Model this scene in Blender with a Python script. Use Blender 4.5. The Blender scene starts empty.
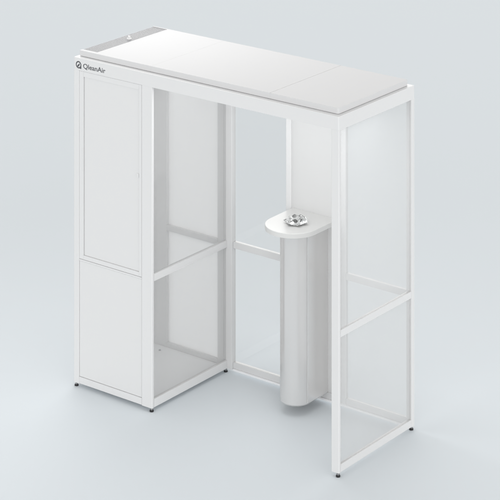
import bpy, bmesh, math, random
from mathutils import Vector, Matrix
random.seed(7)
SC = bpy.context.scene
COL = SC.collection
PI = math.pi

# real sizes of the booth, in metres: x along the front, y into the depth, z up
W, D, H, CX = 2.171, .839, 2.2, .685

# ------------------------------------------------------------------ materials
def material(name, color, rough=.4, metallic=0., coat=0., grain=0., bump=0., scale=60., spec=.5):
    m = bpy.data.materials.new(name); m.use_nodes = True
    nt = m.node_tree; b = nt.nodes['Principled BSDF']
    b.inputs['Base Color'].default_value = (*color, 1)
    b.inputs['Roughness'].default_value = rough
    b.inputs['Metallic'].default_value = metallic
    b.inputs['Coat Weight'].default_value = coat
    b.inputs['Specular IOR Level'].default_value = spec
    tc = nt.nodes.new('ShaderNodeTexCoord')
    if grain:
        n = nt.nodes.new('ShaderNodeTexNoise'); n.inputs['Scale'].default_value = 3.1; n.inputs['Detail'].default_value = 6
        nt.links.new(tc.outputs['Object'], n.inputs['Vector'])
        mr = nt.nodes.new('ShaderNodeMapRange')
        mr.inputs[3].default_value = max(0, rough - grain); mr.inputs[4].default_value = rough + grain
        nt.links.new(n.outputs['Fac'], mr.inputs[0]); nt.links.new(mr.outputs[0], b.inputs['Roughness'])
    if bump:
        n2 = nt.nodes.new('ShaderNodeTexNoise'); n2.inputs['Scale'].default_value = scale; n2.inputs['Detail'].default_value = 3
        nt.links.new(tc.outputs['Object'], n2.inputs['Vector'])
        bp = nt.nodes.new('ShaderNodeBump'); bp.inputs['Strength'].default_value = bump; bp.inputs['Distance'].default_value = .002
        nt.links.new(n2.outputs['Fac'], bp.inputs['Height']); nt.links.new(bp.outputs[0], b.inputs['Normal'])
    return m

def thin_glass(name, tint, gloss, f0=.04, veil=0.):
    m = bpy.data.materials.new(name); m.use_nodes = True
    nt = m.node_tree; nt.nodes.clear()
    out = nt.nodes.new('ShaderNodeOutputMaterial'); mix = nt.nodes.new('ShaderNodeMixShader')
    tr = nt.nodes.new('ShaderNodeBsdfTransparent'); tr.inputs[0].default_value = (*tint, 1)
    gl = nt.nodes.new('ShaderNodeBsdfGlossy'); gl.inputs['Roughness'].default_value = .03
    gl.inputs[0].default_value = (gloss, gloss, gloss, 1)
    lw = nt.nodes.new('ShaderNodeLayerWeight'); lw.inputs['Blend'].default_value = .5
    pw = nt.nodes.new('ShaderNodeMath'); pw.operation = 'POWER'; pw.inputs[1].default_value = 5
    ma = nt.nodes.new('ShaderNodeMath'); ma.operation = 'MULTIPLY_ADD'
    ma.inputs[1].default_value = 1 - f0; ma.inputs[2].default_value = f0
    L = nt.links
    L.new(lw.outputs['Facing'], pw.inputs[0]); L.new(pw.outputs[0], ma.inputs[0]); L.new(ma.outputs[0], mix.inputs[0])
    body = tr.outputs[0]
    if veil:                                     # a faintly milky film on each face
        df = nt.nodes.new('ShaderNodeBsdfDiffuse'); df.inputs[0].default_value = (.86, .86, .86, 1)
        tl = nt.nodes.new('ShaderNodeBsdfTranslucent'); tl.inputs[0].default_value = (.86, .86, .86, 1)
        half = nt.nodes.new('ShaderNodeMixShader'); half.inputs[0].default_value = .5
        vmix = nt.nodes.new('ShaderNodeMixShader'); vmix.inputs[0].default_value = veil
        L.new(df.outputs[0], half.inputs[1]); L.new(tl.outputs[0], half.inputs[2])
        L.new(tr.outputs[0], vmix.inputs[1]); L.new(half.outputs[0], vmix.inputs[2]); body = vmix.outputs[0]
    L.new(body, mix.inputs[1]); L.new(gl.outputs[0], mix.inputs[2]); L.new(mix.outputs[0], out.inputs[0])
    return m

def frosted(name, color, amount):
    m = bpy.data.materials.new(name); m.use_nodes = True
    nt = m.node_tree; b = nt.nodes['Principled BSDF']
    b.inputs['Base Color'].default_value = (*color, 1); b.inputs['Roughness'].default_value = .35
    t = nt.nodes.new('ShaderNodeBsdfTranslucent'); t.inputs[0].default_value = (.9, .9, .9, 1)
    mix = nt.nodes.new('ShaderNodeMixShader'); mix.inputs[0].default_value = amount
    out = nt.nodes['Material Output']
    nt.links.new(b.outputs[0], mix.inputs[1]); nt.links.new(t.outputs[0], mix.inputs[2]); nt.links.new(mix.outputs[0], out.inputs[0])
    return m

WHITE = material('white_powder_coat', (.70, .70, .702), .34)
TOPWHITE = material('white_satin_sheet', (.635, .635, .640), .45, spec=.06)
PANEL = material('white_panel_laminate', (.695, .695, .696), .30, grain=.05)
PEARL = material('satin_metallic_lacquer', (.735, .725, .72), .22, metallic=.62)
SHELFM = material('white_stone_composite', (.63, .63, .622), .35, grain=.08)
GASKET = material('pale_rubber_seal', (.88, .88, .89), .5)
GREYPERF = material('grey_perforated_steel', (.34, .34, .35), .45, metallic=.0, grain=.08)
DARKTRAY = material('dark_duct', (.16, .16, .17), .8)
BLACK = material('black_rubber', (.012, .012, .014), .45)
STEEL = material('galvanised_steel', (.42, .42, .43), .35, metallic=1., grain=.08)
CHROME = material('polished_steel', (.75, .75, .76), .15, metallic=1.)
INK = material('charcoal_print', (.075, .078, .088), .5)
GLASS = thin_glass('clear_safety_glass', (.985, .986, .985), .9)
VEILED = thin_glass('veiled_safety_glass', (.985, .985, .985), .9, veil=.24)
CABGLASS = thin_glass('veiled_cabinet_glass', (.985, .985, .985), .9, veil=.14)
BACK = frosted('opal_back_sheet', (.86, .86, .86), .75)
OPAL = frosted('opal_service_sheet', (.71, .71, .707), .5)
SIDE = frosted('opal_side_sheet', (.86, .86, .86), .7)
FLOORP = material('pale_floor_plate', (.84, .84, .84), .4, grain=.05)

CRYSTAL = bpy.data.materials.new('cut_crystal'); CRYSTAL.use_nodes = True
_b = CRYSTAL.node_tree.nodes['Principled BSDF']
_b.inputs['Base Color'].default_value = (.97, .98, .98, 1); _b.inputs['Roughness'].default_value = .05
_b.inputs['Transmission Weight'].default_value = .95; _b.inputs['IOR'].default_value = 1.33

# ------------------------------------------------------------------ helpers
def bevel_edges(bm, edges, w, seg=3):
    if w and edges:
        bmesh.ops.bevel(bm, geom=list(edges), offset=w, segments=seg, profile=.5, affect='EDGES', clamp_overlap=True)

def box(bm, x0, x1, y0, y1, z0, z1, bev=.0015, seg=2, axis=None):
    t = bmesh.new()
    bmesh.ops.create_cube(t, size=1)
    for v in t.verts:
        v.co = ((x0+x1)/2 + v.co.x*(x1-x0), (y0+y1)/2 + v.co.y*(y1-y0), (z0+z1)/2 + v.co.z*(z1-z0))
    if bev:
        es = t.edges if axis is None else [e for e in t.edges if abs((e.verts[0].co - e.verts[1].co).normalized()[axis]) > .9]
        bevel_edges(t, es, bev, seg)
    merge(bm, t)

def merge(bm, t):
    me = bpy.data.meshes.new('tmp'); t.to_mesh(me); t.free()
    bm.from_mesh(me); bpy.data.meshes.remove(me)

def prism(bm, pts, z0, z1, plan_bev=0., plan_idx=None, top_bev=0., seg=3):
    t = bmesh.new()
    lo = [t.verts.new((x, y, z0)) for x, y in pts]; hi = [t.verts.new((x, y, z1)) for x, y in pts]
    n = len(pts)
    t.faces.new(lo[::-1]); t.faces.new(hi)
    for i in range(n): t.faces.new((lo[i], lo[(i+1) % n], hi[(i+1) % n], hi[i]))
    t.normal_update()
    if plan_bev:
        es = [e for e in t.edges if abs(e.verts[0].co.z-e.verts[1].co.z) > 1e-6 and (plan_idx is None or any(v in [lo[i] for i in plan_idx] for v in e.verts))]
        bevel_edges(t, es, plan_bev, 5)
    if top_bev:
        bevel_edges(t, [e for e in t.edges if all(abs(v.co.z-z1) < 1e-6 for v in e.verts)], top_bev, seg)
    merge(bm, t)

def disc(bm, x, y, z0, z1, r, r2=None, n=28, bev=0.):
    t = bmesh.new()
    bmesh.ops.create_cone(t, cap_ends=True, segments=n, radius1=r, radius2=r if r2 is None else r2, depth=z1-z0)
    for v in t.verts: v.co += Vector((x, y, (z0+z1)/2))
    if bev: bevel_edges(t, [e for e in t.edges if all(abs(v.co.z-z1) < 1e-6 for v in e.verts)], bev, 2)
    merge(bm, t)

def link(name, bm, mat, parent=None, smooth=35):
    me = bpy.data.meshes.new(name)
    bmesh.ops.recalc_face_normals(bm, faces=bm.faces)
    bm.to_mesh(me); bm.free()
    o = bpy.data.objects.new(name, me); COL.objects.link(o)
    me.materials.append(mat)
    if parent: o.parent = parent
    if smooth:
        for p in me.polygons: p.use_smooth = True
        me.set_sharp_from_angle(angle=math.radians(smooth))
        wn = o.modifiers.new('even_shading', 'WEIGHTED_NORMAL'); wn.keep_sharp = True; wn.weight = 100
    return o

def part(name, mat, parent, *boxes, **kw):
    bm = bmesh.new()
    for b in boxes: box(bm, *b, **kw)
    return link(name, bm, mat, parent)

# ------------------------------------------------------------------ setting
bm = bmesh.new()
bmesh.ops.create_grid(bm, x_segments=8, y_segments=8, size=90)
FLOOR = material('matte_studio_floor', (.725, .769, .800), .8, spec=.2)
fl = link('floor', bm, FLOOR, smooth=0)
fl['kind'] = 'structure'

# ------------------------------------------------------------------ the booth
booth = bpy.data.objects.new('smoking_booth', None); COL.objects.link(booth)
booth['label'] = 'white framed open smoking booth with glass panels and a cabinet at its left end'
booth['category'] = 'smoking booth'

# top frame: one ring with rounded outer corners
def ring(bm, z0, z1, t, r):
    b = bmesh.new()
    def loop(x0, x1, y0, y1, rr, n=6):
        out = []
        for cx, cy, a0 in ((x1-rr, y1-rr, 0), (x0+rr, y1-rr, 90), (x0+rr, y0+rr, 180), (x1-rr, y0+rr, 270)):
            for k in range(n+1):
                a = math.radians(a0 + 90*k/n); out.append((cx+rr*math.cos(a), cy+rr*math.sin(a)))
        return out
    e = .006
    levels = [(loop(0, W, 0, D, r), z0), (loop(0, W, 0, D, r), z1-e), (loop(e*.3, W-e*.3, e*.3, D-e*.3, r-e*.3), z1-e*.3),
              (loop(e, W-e, e, D-e, r-e), z1),
              (loop(t, W-t, t, D-t, .004), z1), (loop(t, W-t, t, D-t, .004), z0)]
    vs = [[b.verts.new((x, y, z)) for x, y in l] for l, z in levels]
    n = len(vs[0]); m = len(vs)
    for i in range(m):
        for k in range(n):
            b.faces.new((vs[i][k], vs[i][(k+1) % n], vs[(i+1) % m][(k+1) % n], vs[(i+1) % m][k]))
    merge(bm, b)
bm = bmesh.new(); ring(bm, 2.115, H, .045, .009)
link('top_frame', bm, WHITE, booth)
part('ceiling_sheet', PANEL, booth, (.0455, W-.0455, .0455, D-.0455, 2.15, 2.2020))

# roof sheets
bm = bmesh.new()
RY0, RY1, RZ0, RZ1 = .037, .806, 2.2025, 2.2385
prism(bm, [(.020, RY0), (.6445, RY0), (.6445, RY1), (.020, RY1), (.020, .798), (.152, .798), (.152, .066), (.020, .066)], RZ0, RZ1, .006, (0, 3), .0012)
link('roof_panel', bm, TOPWHITE, booth)
bm = bmesh.new(); prism(bm, [(.6448, RY0), (1.6157, RY0), (1.6157, RY1), (.6448, RY1)], RZ0, RZ1, 0, None, .0008)
link('roof_panel', bm, TOPWHITE, booth)
bm = bmesh.new(); prism(bm, [(1.616, RY0), (2.142, RY0), (2.142, RY1), (1.616, RY1)], RZ0, RZ1, .014, (1, 2), .0035, 4)
link('roof_panel', bm, TOPWHITE, booth)

# perforated grille let into the roof: a plate with real round holes over a dark duct
bm = bmesh.new()
gx0, gx1, gy0, gy1 = .0215, .1515, .0665, .7975
nx, ny = 10, 56
px, py = (gx1-gx0)/nx, (gy1-gy0)/ny
gz, gt = 2.2345, .0025
for i in range(nx):
    for j in range(ny):
        cx, cy = gx0+(i+.5)*px, gy0+(j+.5)*py
        r = .0043
        hole, holeb, outer = [], [], []
        for k in range(8):
            a = PI/4*k
            hole.append(bm.verts.new((cx+r*math.cos(a), cy+r*math.sin(a), gz)))
            holeb.append(bm.verts.new((cx+r*math.cos(a), cy+r*math.sin(a), gz-gt)))
            s = max(abs(math.cos(a)), abs(math.sin(a)))
            outer.append(bm.verts.new((cx+px/2*math.cos(a)/s, cy+py/2*math.sin(a)/s, gz)))
        for k in range(8):
            q = (k+1) % 8
            bm.faces.new((outer[k], outer[q], hole[q], hole[k])); bm.faces.new((hole[k], hole[q], holeb[q], holeb[k]))
bmesh.ops.remove_doubles(bm, verts=bm.verts, dist=1e-5)
vent = link('vent_grille', bm, GREYPERF, booth, smooth=0)
part('duct', DARKTRAY, vent, (gx0, gx1, gy0, gy1, 2.2030, 2.220))
bm = bmesh.new()
disc(bm, .100, .452, 2.2347, 2.243, .016, bev=.002); disc(bm, .100, .452, 2.243, 2.258, .010, .009, bev=.003)
link('grille_knob', bm, WHITE, vent)

# posts and rails -------------------------------------------------------------
ZB, ZT = .026, 2.1148
def post(x0, x1, y0, y1, bev=.006): return part('post', WHITE, booth, (x0, x1, y0, y1, ZB, ZT), bev=bev, seg=4, axis=2)
def rail(x0, x1, y0, y1, z0, z1): return part('rail', WHITE, booth, (x0, x1, y0, y1, z0, z1), bev=.002, seg=2)
post(0, .0465, 0, .045)                      # front left
post(.594, CX, 0, .022)                      # cabinet front right
post(2.114, W, 0, .022)                      # front right
post(2.128, W, .803, D)                      # back right
post(.652, .722, .792, D, .004)               # cabinet back right, the end of the back wall beside the cabinet
post(1.165, 1.209, D-.03, D)                 # either side of the service panel
post(1.611, 1.653, D-.03, D)
# cabinet front
rail(.047, .5935, .002, .030, .027, .072)
rail(.047, .5935, .002, .030, .846, .858)
# cabinet glazed side
rail(CX-.030, CX-.001, .0225, .7915, .027, .082)
rail(CX-.030, CX-.001, .0225, .7915, .848, .894)
# right hand side
rail(W-.026, W-.001, .0225, .8025, .027, .074)
rail(W-.026, W-.001, .0225, .8025, .849, .893)
# back wall
for a, b in ((.7225, 1.1645), (1.6535, 2.1275)):
    rail(a, b, D-.029, D-.001, .030, .073)
    rail(a, b, D-.029, D-.001, .845, .889)
rail(1.2095, 1.6105, D-.029, D-.001, .030, .073)
part('floor_seal', GASKET, booth, (.7245, 2.1275, D-.036, D-.006, .0165, .0295), bev=.001)

# glass ------------------------------------------------------------------------
def pane(x0, x1, y0, y1, z0, z1, g=GLASS):
    return part('glass_panel', g, booth, (x0, x1, y0, y1, z0, z1), bev=0)
for z0, z1 in ((.0745, .8485), (.8935, 2.1145)):
    pane(W-.0165, W-.0105, .023, .802, z0, z1, VEILED)
for z0, z1 in ((.0825, .8475), (.8945, 2.1145)):
    pane(CX-.0185, CX-.0125, .023, .791, z0, z1, CABGLASS)
for a, b in ((.723, 1.164), (1.654, 2.127)):
    for z0, z1 in ((.0735, .8445), (.8895, 2.1145)):
        pane(a, b, D-.018, D-.012, z0, z1)

# service panel behind the ash shelf
part('service_panel', OPAL, booth, (1.2095, 1.6105, D-.026, D-.004, .0735, 2.1145))

# cabinet shell
part('side_wall', SIDE, booth, (.004, .026, .046, .790, .027, 2.1145))
bm = bmesh.new()
for b in ((.004, .149, D-.048, D-.004, .027, 2.1145), (.600, .6515, D-.048, D-.004, .027, 2.1145),
          (.1495, .5995, D-.048, D-.004, .027, .070), (.1495, .5995, D-.048, D-.004, .845, .884), (.1495, .5995, D-.048, D-.004, 2.07, 2.1145)):
    box(bm, *b)
bw = link('back_wall', bm, WHITE, booth)
for z0, z1 in ((.0705, .8445), (.8845, 2.0695)):
    part('back_sheet', BACK, bw, (.150, .599, D-.030, D-.022, z0, z1), bev=0)
fp = part('floor_panel', FLOORP, booth, (.027, .6545, .031, .790, .030, .040))

bm = bmesh.new(); disc(bm, .152, .715, .0395, .047, .0085, .007, n=12, bev=.001); link('bolt', bm, STEEL, fp)

# cabinet door (recessed leaf in a bevelled frame), and the fixed panel below it
bm = bmesh.new()
dx0, dx1, dz0, dz1 = .0480, .5922, .8598, 2.1128
ix0, ix1, iz0, iz1 = .085, .570, .888, 2.078
def frame_box(*a): box(bm, *a, bev=.0012)
frame_box(dx0, ix0, .0035, .028, dz0, dz1); frame_box(ix1, dx1, .0035, .028, dz0, dz1)
frame_box(ix0+.0002, ix1-.0002, .0035, .028, dz0, iz0); frame_box(ix0+.0002, ix1-.0002, .0035, .028, iz1, dz1)
door = link('cabinet_door', bm, WHITE, booth)
part('door_leaf', PANEL, door, (ix0+.0025, ix1-.0005, .0095, .024, iz0+.0005, iz1-.001), bev=.002)
part('latch', PANEL, door, (.546, .566, .005, .0096, 1.500, 1.528), bev=.0015)
part('hinge', WHITE, door, (.080, .0855, .0015, .010, 1.45, 1.60), bev=.001)
part('lower_panel', PANEL, booth, (.0485, .5915, .0055, .024, .0738, .8448), bev=.0015)

# ash column, shelf -----------------------------------------------------------
def dshape(cx, half, yc, yb, n=40):
    pts = [(cx-half, yb)]
    for k in range(n+1):
        a = PI + PI*k/n
        pts.append((cx+half*math.cos(a), yc+half*math.sin(a)))
    pts.append((cx+half, yb))
    return pts
AX = 1.405
bm = bmesh.new()
t = bmesh.new()
pts = dshape(AX, .105, .600, D-.0265)
rows = []
for z, ins in ((.068, .016), (.0695, .006), (.078, .0), (1.1945, .0)):
    rows.append([t.verts.new((x + (AX-x)*ins/.105, min(D-.0265, y + ((.600-y)*ins/.105 if y < .6 else 0)), z)) for x, y in pts])
n = len(pts)
for i in range(len(rows)-1):
    for k in range(n):
        t.faces.new((rows[i][k], rows[i][(k+1) % n], rows[i+1][(k+1) % n], rows[i+1][k]))
t.faces.new(rows[0][::-1]); t.faces.new(rows[-1])
merge(bm, t)
column = link('ash_column', bm, PEARL, booth, 30)
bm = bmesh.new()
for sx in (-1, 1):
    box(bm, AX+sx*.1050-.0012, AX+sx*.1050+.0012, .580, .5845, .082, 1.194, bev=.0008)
link('highlight_strip', bm, WHITE, column)  # thin white strips put in to read as the column's vertical highlight
bm = bmesh.new()
prism(bm, dshape(AX, .182, .565, D-.0265), 1.195, 1.226, 0, None, .004)
link('ash_shelf', bm, SHELFM, booth, 30)

# levelling feet --------------------------------------------------------------
def make_foot():
    bm = bmesh.new()
    disc(bm, 0, 0, .0, .010, .0135, bev=.002)
    f = link('levelling_foot', bm, BLACK, booth)
    bm = bmesh.new(); disc(bm, 0, 0, .0102, .0262, .007, n=16)
    disc(bm, 0, 0, .0140, .0185, .0105, n=6)
    link('threaded_stem', bm, STEEL, f)
    return f
f0 = make_foot()
for i, (x, y) in enumerate(((.014, .014), (CX-.015, .014), (CX-.016, D-.045), (W-.014, .012), (W-.016, D-.016), (.03, D-.03))):
    f = f0
    if i:
        f = f0.copy(); COL.objects.link(f); f.parent = booth
        for ch in f0.children:
            c = ch.copy(); COL.objects.link(c); c.parent = f
    f.location = (x, y, 0)

# printed name on the header --------------------------------------------------
cu = bpy.data.curves.new('lettering', 'FONT'); cu.body = 'QleanAir'; cu.size = .0455; cu.extrude = .0004; cu.offset = .0003
cu.space_character = 1.0
tmp = bpy.data.objects.new('lettering', cu); COL.objects.link(tmp)
dg = bpy.context.evaluated_depsgraph_get()
me = bpy.data.meshes.new_from_object(tmp.evaluated_get(dg)); bpy.data.objects.remove(tmp)
xs = [v.co.x for v in me.vertices]; s = .196/(max(xs)-min(xs)); x0 = min(xs)
for v in me.vertices:
    v.co = Vector((.086+(v.co.x-x0)*s, -.0006-v.co.z, 2.1365+v.co.y))
lt = bpy.data.objects.new('lettering', me); COL.objects.link(lt); lt.parent = booth
me.materials.clear(); me.materials.append(INK)

bm = bmesh.new()
def flat(poly, y=-.0004):
    t = bmesh.new()
    a = [t.verts.new((x, y, z)) for x, z in poly]; b = [t.verts.new((x, y+.0008, z)) for x, z in poly]
    t.faces.new(a); t.faces.new(b[::-1])
    for i in range(len(poly)): t.faces.new((a[i], a[(i+1) % len(poly)], b[(i+1) % len(poly)], b[i]))
    merge(bm, t)
ex, ez, ro, ri = .0445, 2.1525, .0245, .0165
N = 48
for k in range(N):
    a0, a1 = 2*PI*k/N, 2*PI*(k+1)/N
    flat([(ex+r*math.cos(a), ez+r*math.sin(a)) for r, a in ((ro, a0), (ro, a1), (ri, a1), (ri, a0))])
# square lower right corner and the leaf shaped stroke inside the ring
flat([(ex+.010, ez-.0245), (ex+.0245, ez-.0245), (ex+.0245, ez-.004), (ex+.017, ez-.004), (ex+.0135, ez-.013)], -.0007)
flat([(ex-.013, ez-.011), (ex-.006, ez-.001), (ex+.008, ez+.010), (ex+.011, ez+.0095), (ex+.009, ez-.001), (ex+.002, ez-.010), (ex-.006, ez-.0135)], -.0009)
link('emblem', bm, INK, booth, smooth=0)

# crystal ash tray ------------------------------------------------------------
bm = bmesh.new()
NP = 7
def ringverts(rs, zs, off=0.):
    out = []
    for k in range(NP*2):
        a = PI*k/NP + off
        r = rs[k % 2]; z = zs[k % 2]
        out.append(bm.verts.new((r*math.cos(a), r*math.sin(a), z)))
    return out
rows = [ringverts((.050, .046), (.0, .0)), ringverts((.094, .070), (.024, .013)), ringverts((.060, .054), (.034, .050)),
        ringverts((.047, .042), (.038, .048)), ringverts((.022, .022), (.010, .010))]
for i in range(len(rows)-1):
    for k in range(NP*2):
        q = (k+1) % (NP*2)
        bm.faces.new((rows[i][k], rows[i][q], rows[i+1][q])); bm.faces.new((rows[i][k], rows[i+1][q], rows[i+1][k]))
bm.faces.new(rows[0][::-1]); bm.faces.new(rows[-1])
ash = link('ashtray', bm, CRYSTAL, None, smooth=0)
ash.location = (1.418, .583, 1.2262); ash.rotation_euler = (0, 0, .2); ash.scale = (.9, .9, .9)
ash['label'] = 'faceted clear crystal ashtray on the rounded white shelf'
ash['category'] = 'ashtray'

# ------------------------------------------------------------------ light
LOBE, LOBE_POWER = 1.05, 2.2
RIM, RIM_POWER = 1.55, 14
w = bpy.data.worlds.new('World'); SC.world = w; w.use_nodes = True
nt = w.node_tree; bg = nt.nodes['Background']
# a white light tent: a little brighter low down, all the way round, than overhead
tc = nt.nodes.new('ShaderNodeTexCoord'); sep = nt.nodes.new('ShaderNodeSeparateXYZ'); ramp = nt.nodes.new('ShaderNodeValToRGB')
nt.links.new(tc.outputs['Generated'], sep.inputs[0]); nt.links.new(sep.outputs['Z'], ramp.inputs[0]); 
# and a broad bright wall of the tent low down on the open side of the booth
dot = nt.nodes.new('ShaderNodeVectorMath'); dot.operation = 'DOT_PRODUCT'; dot.inputs[1].default_value = (.74, -.67, 0)
nt.links.new(tc.outputs['Generated'], dot.inputs[0])
mx = nt.nodes.new('ShaderNodeMath'); mx.operation = 'MAXIMUM'; mx.inputs[1].default_value = 0
sq = nt.nodes.new('ShaderNodeMath'); sq.operation = 'POWER'; sq.inputs[1].default_value = LOBE_POWER
mu = nt.nodes.new('ShaderNodeMath'); mu.operation = 'MULTIPLY_ADD'; mu.inputs[1].default_value = LOBE; mu.inputs[2].default_value = 1
vm = nt.nodes.new('ShaderNodeVectorMath'); vm.operation = 'SCALE'
L_ = nt.links
# and a brighter patch low behind the booth, which lights the upward faces and edges
rd = nt.nodes.new('ShaderNodeVectorMath'); rd.operation = 'DOT_PRODUCT'; rd.inputs[1].default_value = (-.58, .70, .42)
rx = nt.nodes.new('ShaderNodeMath'); rx.operation = 'MAXIMUM'; rx.inputs[1].default_value = 0
rp = nt.nodes.new('ShaderNodeMath'); rp.operation = 'POWER'; rp.inputs[1].default_value = RIM_POWER
ra = nt.nodes.new('ShaderNodeMath'); ra.operation = 'MULTIPLY_ADD'; ra.inputs[1].default_value = RIM
L_.new(tc.outputs['Generated'], rd.inputs[0]); L_.new(rd.outputs['Value'], rx.inputs[0]); L_.new(rx.outputs[0], rp.inputs[0]); L_.new(rp.outputs[0], ra.inputs[0])
L_.new(dot.outputs['Value'], mx.inputs[0]); L_.new(mx.outputs[0], sq.inputs[0]); L_.new(sq.outputs[0], mu.inputs[0])
L_.new(ramp.outputs[0], vm.inputs[0]); L_.new(mu.outputs[0], ra.inputs[2]); L_.new(ra.outputs[0], vm.inputs['Scale']); L_.new(vm.outputs[0], bg.inputs[0])
ramp.color_ramp.interpolation = 'EASE'
TENT_LOW, TENT_HIGH = 1.22, .44
for e, v in zip(ramp.color_ramp.elements, (TENT_LOW, TENT_HIGH)): e.color = (v, v*.997, v*.988, 1)
ramp.color_ramp.elements[0].position = 0.; ramp.color_ramp.elements[1].position = .75
bg.inputs[1].default_value = 1.

def softbox(name, loc, target, sx, sy, energy, spread=180):
    l = bpy.data.lights.new(name, 'AREA'); l.shape = 'RECTANGLE'; l.size = sx; l.size_y = sy; l.energy = energy; l.spread = math.radians(spread)
    o = bpy.data.objects.new(name, l); COL.objects.link(o); o.location = loc
    o.rotation_euler = (Vector(target)-Vector(loc)).to_track_quat('-Z', 'Y').to_euler()
    return o
softbox('softbox', (-.5, .9, 4.0), (.35, .4, 2.2), 1.2, 1.2, 8, 120)
softbox('added_interior_fill', (1.42, .27, 2.146), (1.42, .27, 0), 1.3, .45, 4.4)  # added fill under the ceiling, out of view, lifts the inner walls and floor

# ------------------------------------------------------------------ camera
cam = bpy.data.cameras.new('camera'); co = bpy.data.objects.new('camera', cam); COL.objects.link(co)
cam.sensor_width = 36; cam.lens = 2226.745/500*36
cam.shift_y = -(250+562.03)/500
co.location = (10.0178, -11.0768, 6.3354); co.rotation_euler = (PI/2, 0, .6562)
cam.clip_start = .1; cam.clip_end = 400
SC.camera = co

SC.view_settings.view_transform = 'Standard'; SC.view_settings.look = 'None'
SC.view_settings.exposure = .40; SC.view_settings.gamma = 1
SC.render.engine = 'CYCLES'
SC.cycles.use_denoising = True
SC.cycles.max_bounces = 16; SC.cycles.transparent_max_bounces = 24; SC.cycles.transmission_bounces = 12
SC.cycles.diffuse_bounces = 10; SC.cycles.glossy_bounces = 6
SC.cycles.caustics_refractive = False; SC.cycles.caustics_reflective = False
